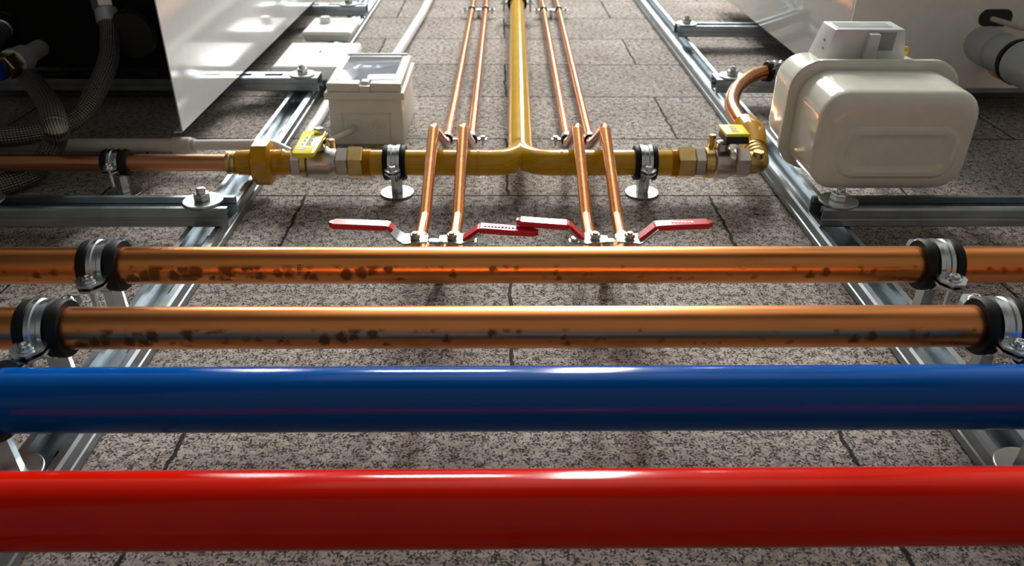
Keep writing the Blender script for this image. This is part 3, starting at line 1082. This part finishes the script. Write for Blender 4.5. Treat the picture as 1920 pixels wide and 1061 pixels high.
riser_clip(rx_at(0, 1.066), rx_at(1, 1.066), 1.066, 0.018, 'double clip on the left risers, just above the yellow pipe')
riser_clip(rx_at(2, 1.066), rx_at(3, 1.066), 1.066, 0.018, 'double clip on the right risers, just above the yellow pipe')
riser_clip(rx_at(0, 1.935), rx_at(1, 1.935), 1.935, 0.018, 'double clip on the left risers, at the top picture edge')
riser_clip(rx_at(2, 1.935), rx_at(3, 1.935), 1.935, 0.018, 'double clip on the right risers, at the top picture edge')
riser_clip(xs[0] + 0.0006, xs[1] + 0.0006, 0.7000, 0.046, 'double clip tying the two left ball valves together')
riser_clip(xs[2] + 0.0006, xs[3] + 0.0006, 0.7000, 0.046, 'double clip tying the two right ball valves together')

# ------------------------------------------------------------------ conduits
t = thing('conduit', W(-0.62, 0.031, 1.005), 'beige horizontal plastic conduit behind the thin left copper pipe', 'conduit')
obj('tube', MB().tube([W(-1.24, 0.031, 1.003), W(-0.400, 0.031, 1.006)], 0.0088, 24), 'pvc', t)
obj('coupling', MB().lathe(W(-0.4300, 0.031, 1.006), X, [(0, 0.0088), (0.0008, 0.0103), (0.024, 0.0103), (0.025, 0.0088)], 24), 'pvc', t)
pts = fillet([W(-0.405, 0.031, 1.006), W(-0.300, 0.031, 1.009), W(-0.272, 0.012, 1.015), W(-0.2716, 0.012, 1.080)], 0.016, 6)
obj('thin_tube', MB().tube(pts, 0.0068, 20), 'pvcwhite', t)
t = thing('conduit', W(-0.2716, 0, 1.08), 'white upright conduit between the left rail and the junction box', 'conduit')
obj('tube', MB().tube([W(-0.2716, 0.012, 1.078), W(-0.2745, 0.012, 1.40)], 0.0076, 24), 'pvcwhite', t)
obj('coupling', MB().lathe(W(-0.2716, 0.012, 1.080), (-0.0145, 0, 1), [(0, 0.0080), (0.001, 0.0090), (0.062, 0.0090), (0.063, 0.0080)], 24), 'pvcwhite', t)
mb = MB().tube([W(-0.2120, 0.012, 1.245), W(-0.1790, 0.012, 1.90), W(-0.166, 0.012, 2.45)], 0.0098, 24)
tag(obj('conduit', mb, 'pvcwhite', None, W(-0.21, 0.012, 1.25)), 'white upright conduit leaving the top of the junction box', 'conduit')

# ------------------------------------------------------------------ junction box
bx0, bx1, bz0, bz1 = -0.2400, -0.1350, 1.0895, 1.2440
t = thing('junction_box', W(-0.1875, 0, bz0), 'light grey junction box with clear window lid, above the left gas valve', 'box')
mb = MB().hull8([W(bx0 + 0.002, 0.070, bz0 + 0.001), W(bx0 + 0.002, 0.070, bz1), W(bx0, 0.0004, bz0), W(bx0, 0.0004, bz1),
                 W(bx1 - 0.002, 0.070, bz0 + 0.001), W(bx1 - 0.002, 0.070, bz1), W(bx1, 0.0004, bz0), W(bx1, 0.0004, bz1)], 0.002)
obj('body', mb, 'greywhite', t)
obj('rim', MB().box(W(bx0 - 0.003, 0.066, bz0 - 0.003), W(bx1 + 0.003, 0.0765, bz1 + 0.003), 0.0022, 3), 'greywhite', t)
mb = MB()
lx0, lx1, lz0, lz1 = bx0 + 0.001, bx1 - 0.001, bz0 + 0.001, bz1 - 0.001
wx0, wx1, wz0, wz1 = bx0 + 0.012, bx1 - 0.014, bz0 + 0.020, bz1 - 0.010
for a, b in (((lx0, lz0), (wx0 + 0.034, wz0)), ((wx1 - 0.030, lz0), (lx1, wz0)), ((lx0, wz0), (wx0, lz1)), ((wx1, wz0), (lx1, lz1)), ((wx0, wz1), (wx1, lz1))):
    mb.box(W(a[0], 0.0762, a[1]), W(b[0], 0.0885, b[1]), 0.0018, 2)
lid = obj('lid', mb, 'greywhite', t)
obj('latch', MB().box(W(wx0 + 0.034, 0.0762, lz0 - 0.001), W(wx1 - 0.030, 0.0850, lz0 + 0.007), 0.0015), 'greywhite', lid)
obj('latch_tab', MB().box(W(wx0 + 0.036, 0.0762, lz0 + 0.0072), W(wx1 - 0.032, 0.0895, wz0 + 0.002), 0.0015), 'white', lid)
mb = MB().box(W(wx0 - 0.001, 0.0850, wz0 - 0.002), W(wx1 + 0.001, 0.0885, wz1 + 0.001), 0.001)
obj('window', mb, 'glass', t, label='clear plastic window')
obj('hinge', MB().cyl(W(lx0 + 0.006, 0.0870, lz1 + 0.001), W(lx1 - 0.006, 0.0870, lz1 + 0.001), 0.0042, 16), 'white', t)
obj('inner_panel', MB().box(W(wx0 - 0.002, 0.0755, wz0 - 0.002), W(wx1 + 0.002, 0.0775, wz1), 0.0005), 'indexwhite', t)
mb = MB()
for s0, s1, c0, c1 in ((0.018, 0.019, 0.006, 0.047), (0.086, 0.087, 0.006, 0.047)):
    mb.box(W(bx0 + s0, c0, bz0 - 0.0006), W(bx0 + s1, c1, bz0 + 0.001))
mb.box(W(bx0 + 0.018, 0.046, bz0 - 0.0006), W(bx0 + 0.087, 0.047, bz0 + 0.001))
for xx in (0.036, 0.068):
    for ro in (0.011, 0.006):
        mb.torus_ring(W(bx0 + xx, 0.027, bz0 + 0.0005), -Z, [(0, ro - 0.0009), (0.0012, ro - 0.0006), (0.0012, ro + 0.0004), (0, ro + 0.0009)], 28)
obj('knockouts', mb, 'greywhite', t)
for xx in (bx0 - 0.002, bx1 + 0.002):
    pass
pts = smooth_path([W(-0.2060, 0.026, 1.094), W(-0.2075, 0.026, 1.078), W(-0.2150, 0.027, 1.056), W(-0.2290, 0.025, 1.040), W(-0.2410, 0.018, 1.030), W(-0.250, 0.005, 1.022)], 6)
tag(obj('cable', MB().tube(pts, 0.0042, 14), 'cable', None, pts[0]), 'short grey cable curving out of the underside of the junction box', 'cable')

# ------------------------------------------------------------------ two small white wall units over the left rail
t = thing('control_box', W(-0.318, RH, 1.333), 'plain white control box between left panel and junction box', 'box')
mb = MB().hull8([W(-0.381, 0.040, 1.331), W(-0.379, 0.046, 1.487), W(-0.383, RH + 0.0003, 1.330), W(-0.385, RH + 0.0003, 1.492),
                 W(-0.254, 0.040, 1.331), W(-0.256, 0.046, 1.487), W(-0.252, RH + 0.0003, 1.330), W(-0.250, RH + 0.0003, 1.492)], 0.005, 3)
obj('base', mb, 'white', t)
mb = MB().hull8([W(-0.380, 0.0455, 1.336), W(-0.380, 0.0485, 1.490), W(-0.382, 0.034, 1.331), W(-0.383, 0.034, 1.492),
                 W(-0.254, 0.0455, 1.336), W(-0.254, 0.0485, 1.490), W(-0.252, 0.034, 1.331), W(-0.251, 0.034, 1.492)], 0.0045, 3)
cv = obj('cover', mb, 'white', t)
obj('led', MB().cyl(W(-0.315, 0.0465, 1.425), W(-0.315, 0.0488, 1.425), 0.0022, 12), 'print_grey', cv)

t = thing('thermostat', W(-0.338, RH, 1.593), 'small white thermostat with a round knob, above the plain white control box', 'thermostat')
mb = MB().hull8([W(-0.384, 0.034, 1.595), W(-0.384, 0.034, 1.722), W(-0.380, RH + 0.0003, 1.600), W(-0.380, RH + 0.0003, 1.718),
                 W(-0.291, 0.034, 1.595), W(-0.291, 0.034, 1.722), W(-0.295, RH + 0.0003, 1.600), W(-0.295, RH + 0.0003, 1.718)], 0.004, 3)
obj('base', mb, 'greywhite', t)
obj('cover', MB().box(W(-0.386, 0.0325, 1.593), W(-0.289, 0.0435, 1.724), 0.006, 4), 'white', t)
obj('knob', MB().lathe(W(-0.3530, 0.0432, 1.676), OUT, [(0, 0.0115), (0.009, 0.0108), (0.012, 0.0092), (0.0122, 0.002)], 28), 'white', t)
obj('display', MB().box(W(-0.328, 0.0425, 1.688), W(-0.309, 0.0438, 1.700), 0.0003), 'print_grey', t, label='small grey display')

# ------------------------------------------------------------------ left boiler
lx, lzb, lzt = -0.4135, 1.0080, 2.05
t = thing('boiler', W(-0.66, 0.047, lzb), 'wall boiler at left, glossy white side panel over an underside coloured black for shade', 'boiler', 'wall boilers')
mb = MB().box(W(lx, 0.047, lzb), W(lx - 0.0016, 0.56, lzt))
mb.box(W(lx, 0.047, lzb), W(lx - 0.012, 0.0485, lzt))
obj('side_panel', mb, 'panel', t, label='glossy white side panel')
obj('side_panel', MB().box(W(-0.90, 0.047, lzb), W(-0.8984, 0.56, lzt)), 'panel', t)
obj('front_panel', MB().box(W(-0.90, 0.56, lzb), W(lx, 0.5616, lzt)), 'panel', t)  # unseen front set extra far out so it shades the hoses
obj('underside', MB().box(W(-0.8984, 0.076, 1.215), W(lx - 0.0016, 0.5598, lzt - 0.01)), 'under', t, label='underside with shade in its black colour')  # near-black sheet stands in for the shaded interior
obj('pump', MB().lathe(W(-0.524, 0.135, 1.214), -Z, [(0, 0.034), (0.040, 0.034), (0.046, 0.030), (0.046, 0.010)], 32), 'black', t)
for (xx, dd, rr) in ((-0.5600, 0.185, 0.016), (-0.683, 0.105, 0.012)):
    obj('pipe_stub', MB().cyl(W(xx, dd, 1.2149), W(xx, dd, 1.2140), rr, 20), 'nickel', t)

# hoses and shut-off under the left boiler
HR = 0.0138
G2 = 'braided hoses under the left boiler'
t = thing('braided_hose', W(-0.684, 0.105, 1.140), 'braided steel hose dropping from the blue-handled valve and looping behind the copper pipe', 'hose', G2)
pts = smooth_path([W(-0.711, 0.069, 1.204), W(-0.644, 0.088, 1.101), W(-0.585, 0.095, 1.015), W(-0.539, 0.097, 0.944), W(-0.517, 0.090, 0.903), W(-0.543, 0.066, 0.946), W(-0.562, 0.040, 0.950), W(-0.583, 0.0185, 0.946),
                   W(-0.592, 0.0150, 0.934), W(-0.603, 0.0150, 0.915), W(-0.625, 0.0150, 0.895), W(-0.680, 0.0150, 0.885), W(-0.760, 0.0150, 0.885)], 8)
obj('hose', MB().tube(pts, HR, 24), 'braid', t)
t = thing('braided_hose', W(-0.612, 0.13, 1.215), 'braided steel hose hanging from the middle of the left boiler, curving left', 'hose', G2)
pts = smooth_path([W(-0.5600, 0.166, 1.188), W(-0.5560, 0.150, 1.178), W(-0.5490, 0.1300, 1.153), W(-0.542, 0.106, 1.112), W(-0.549, 0.070, 1.045), W(-0.566, 0.057, 1.014), W(-0.593, 0.0535, 0.990), W(-0.630, 0.054, 0.972), W(-0.700, 0.055, 0.966), W(-0.780, 0.055, 0.966)], 8)
obj('hose', MB().tube(pts, HR * 0.95, 24), 'braid', t)
ax_ = (pts[4] - pts[0]).normalized()
obj('sleeve', MB().lathe(pts[0], ax_, [(0, 0.0150), (0.001, 0.0162), (0.018, 0.0162), (0.019, 0.0148)], 24), 'satin', t)
obj('nut', MB().hexa(pts[0] - ax_ * 0.018, pts[0], 0.0175), 'nickel', t)
t = thing('braided_hose', W(-0.80, 0.12, 1.33), 'braided steel hose at the upper left corner, partly out of frame', 'hose', G2)
pts = smooth_path([W(-0.722, 0.146, 1.212), W(-0.716, 0.142, 1.195), W(-0.712, 0.134, 1.165), W(-0.712, 0.124, 1.135), W(-0.722, 0.112, 1.105), W(-0.745, 0.10, 1.085), W(-0.80, 0.09, 1.07)], 8)
obj('hose', MB().tube(pts, 0.0125, 24), 'braid', t)
ax_ = (pts[12] - pts[4]).normalized()
obj('sleeve', MB().lathe(pts[4], ax_, [(0, 0.0130), (0.001, 0.0148), (0.022, 0.0148), (0.023, 0.0130)], 24), 'zinc', t)

t = thing('shut_off_valve', W(-0.680, 0.105, 1.10), 'shut-off valve with blue handle and silver collar at the left edge', 'valve')
sx, sd = -0.6800, 0.105
obj('pipe', MB().tube([W(sx, sd, 1.165), W(sx - 0.003, sd, 1.2135)], 0.0125, 24), 'satin', t)
obj('collar', MB().lathe(W(sx, sd, 1.128), Z, [(0, 0.0160), (0.001, 0.0188), (0.011, 0.0188), (0.013, 0.0172), (0.034, 0.0172), (0.036, 0.0150)], 28), 'satin', t)
obj('body', MB().hexa(W(sx, sd, 1.100), W(sx, sd, 1.128), 0.0175), 'brass', t)
obj('handle', MB().box(W(sx - 0.022, sd - 0.012, 1.078), W(sx + 0.010, sd + 0.012, 1.0995), 0.004, 3), 'bluegrip', t, label='blue handle')

# ------------------------------------------------------------------ right boiler
rx, rzb = 0.5210, 1.2126
t = thing('boiler', W(0.76, 0.047, rzb), 'wall boiler at right, white casing with a pale bottom sheet', 'boiler', 'wall boilers')
obj('casing', MB().box(W(rx, 0.047, rzb + 0.004), W(1.02, 0.42, 2.05), 0.003), 'panel', t, label='white casing')
bs = obj('bottom_sheet', MB().box(W(rx + 0.001, 0.048, rzb), W(1.019, 0.419, rzb + 0.004)), 'underpale', t)
st = []
for cx_, a0 in ((0.7475, -PI / 2), (0.7225, PI / 2)):
    for i in range(13):
        st.append((cx_ + 0.0125 * math.cos(a0 + PI * i / 12), 0.1535 + 0.0125 * math.sin(a0 + PI * i / 12)))
mb = MB()
mb.rings([[W(a, b, rzb + 0.001) for a, b in st], [W(a, b, rzb - 0.0008) for a, b in st]])
obj('hole_plate', mb, 'black', bs, label='black oblong plate for the dark hole')  # flat black plate imitates the darkness inside a hole
pts = smooth_path([W(0.730, 0.152, rzb + 0.001), W(0.738, 0.151, 1.196), W(0.752, 0.148, 1.180), W(0.775, 0.146, 1.160), W(0.80, 0.146, 1.10)], 6)
tag(obj('cable', MB().tube(pts, 0.0038, 14), 'cable', None, pts[0]), 'pale cable coming out of the black hole plate under the right boiler', 'cable')
t = thing('waste_pipe', W(0.690, 0.128, 1.20), 'thick grey plastic drain pipe under the right boiler at the picture edge', 'pipe')
px_, pd_ = 0.6900, 0.1300
obj('pipe', MB().cyl(W(px_, pd_, 0.30), W(px_, pd_, 1.150), 0.0235, 32), 'pvcgrey', t)
obj('cap', MB().lathe(W(px_, pd_, 1.105), Z, [(0, 0.0235), (0.002, 0.0262), (0.040, 0.0262), (0.054, 0.0225), (0.060, 0.015)], 32), 'pvcgrey', t)
obj('collar', MB().lathe(W(px_, pd_, 0.98), Z, [(0, 0.0240), (0.004, 0.0280), (0.072, 0.0285), (0.076, 0.0240)], 32), 'pvcgrey', t)
obj('seal_ring', MB().torus_ring(W(px_, pd_, 1.056), Z, [(0, 0.0235), (0, 0.0288), (0.005, 0.0292), (0.009, 0.0275), (0.009, 0.0235)], 36), 'rubber', t)
t = thing('brass_tap', W(0.742, 0.090, 1.212), 'dull brass fitting half hidden behind the grey drain pipe', 'fitting')
obj('body', MB().lathe(W(0.742, 0.090, 1.2124), -Z, [(0, 0.011), (0.030, 0.011), (0.031, 0.015), (0.050, 0.015), (0.051, 0.0095), (0.075, 0.0095)], 24), 'brass', t)
obj('nut', MB().hexa(W(0.742, 0.090, 1.150), W(0.742, 0.090, 1.128), 0.0150), 'brass', t)

# ------------------------------------------------------------------ gas meter


def rrect(x0, x1, d0, d1, r, z, n=8):
    pts = []
    for cx, cd, a0 in ((x1 - r, d1 - r, 0), (x0 + r, d1 - r, PI / 2), (x0 + r, d0 + r, PI), (x1 - r, d0 + r, 1.5 * PI)):
        for i in range(n + 1):
            a = a0 + PI / 2 * i / n
            pts.append(W(cx + r * math.cos(a), cd + r * math.sin(a), z))
    return pts


t = thing('gas_meter', W(0.428, 0.046, 0.81), 'cream steel gas meter with rounded body beside the right rail', 'meter')
mx0, mx1, md0, md1 = 0.3400, 0.5130, 0.0480, 0.1625


def shell(zs, taper, zdir):
    """zs: seam z, face z; rounded pan"""
    rings = []
    zseam, zface = zs
    L = abs(zface - zseam)
    s = 1 if zface > zseam else -1
    rad = 0.017
    for k in range(4):
        f = k / 3
        q = taper * f * 0.6
        rings.append(rrect(mx0 + q, mx1 - q, md0 + q, md1 - q, 0.030, zseam + s * (L - rad) * f))
    for k in range(1, 8):
        a = PI / 2 * k / 7
        q = taper * 0.6 + rad * (1 - math.cos(a))
        rings.append(rrect(mx0 + q, mx1 - q, md0 + q, md1 - q, 0.030 - 0.006 * k / 7, zface - s * rad * (1 - math.sin(a))))
    return rings


rg = shell((0.8960, 0.8095), 0.002, -1)
# pressed oblong panel on the lower face
a = (mx0 + 0.026, mx1 - 0.0235, md0 + 0.0225, md1 - 0.041)
for q, dz in ((-0.004, 0.0), (0.0, 0.0030), (0.004, 0.0030), (0.008, 0.0004), (0.012, 0.0)):
    rg.append(rrect(a[0] + q, a[1] - q, a[2] + q, a[3] - q, 0.019 - 0.7 * q, 0.8095 - dz))
mb = MB()
mb.rings(rg, True, False, True)
obj('lower_shell', mb, 'meter', t)
mb = MB()
mb.rings(shell((0.8995, 0.990), 0.002, 1), True, False, True)
obj('upper_shell', mb, 'meter', t)
mb = MB()
rg = []
for q, z in ((0.0, 0.8925), (-0.0085, 0.8925), (-0.0105, 0.8945), (-0.0105, 0.9005), (-0.0085, 0.9025), (0.0, 0.9025)):
    r_ = 0.034
    rg.append(rrect(mx0 + q, mx1 - q, md0 + q * 0.25 if False else md0 + max(q, -0.0035), md1 - q, r_, z))
mb.rings(rg, True, True, True)
obj('flange', mb, 'meter', t)
# index housing on the front of the upper shell
ix = t
iz0, iz1 = 0.9230, 0.9690
mb = MB().hull8([W(0.3825, 0.200, iz0 + 0.001), W(0.3830, 0.200, iz1), W(0.3780, 0.158, iz0 + 0.008), W(0.3760, 0.158, iz1 + 0.014),
                 W(0.4625, 0.200, iz0 + 0.001), W(0.4640, 0.200, iz1), W(0.4740, 0.158, iz0 + 0.008), W(0.4740, 0.158, iz1 + 0.014)], 0.0022, 3)
ih = obj('index_housing', mb, 'indexwhite', t, label='light grey index housing')
obj('index_window', MB().box(W(0.390, 0.1995, iz0 + 0.014), W(0.452, 0.2004, iz1 - 0.010)), 'print_grey', ih)
obj('button', MB().hull8([W(0.4195, 0.1960, iz0 - 0.0070), W(0.4195, 0.1975, iz0 + 0.006), W(0.4190, 0.165, iz0 - 0.002), W(0.4190, 0.165, iz0 + 0.009),
                          W(0.4320, 0.1960, iz0 - 0.0070), W(0.4320, 0.1975, iz0 + 0.006), W(0.4330, 0.165, iz0 - 0.002), W(0.4330, 0.165, iz0 + 0.009)], 0.0012), 'indexwhite', ih)
obj('socket', MB().hull8([W(0.4330, 0.1965, iz0 - 0.0002), W(0.4330, 0.1965, iz0 + 0.003), W(0.4335, 0.176, iz0 + 0.0036), W(0.4335, 0.176, iz0 + 0.007),
                          W(0.4520, 0.1965, iz0 - 0.0002), W(0.4520, 0.1965, iz0 + 0.003), W(0.4530, 0.176, iz0 + 0.0036), W(0.4530, 0.176, iz0 + 0.007)]), 'pvcgrey', ih, label='dark grey socket')
# two small dark marks on the left cheek of the index
pm = MB()
for zz, dd in ((0.9465, 0.1835), (0.9445, 0.1745)):
    nx = 0.38045 - (0.1915 - dd) * 0.10
    pm.torus_ring(W(nx + 0.0002, dd, zz), -X, [(0, 0.0009), (0.0006, 0.0009), (0.0006, 0.0017), (0, 0.0017)], 18)
obj('marks', pm, 'print_grey', ih)
obj('seal_plug', MB().cyl(W(0.4720, 0.172, 0.944), W(0.4800, 0.172, 0.944), 0.0048, 16, 0.0015), 'orange', ih, label='orange-yellow plug')
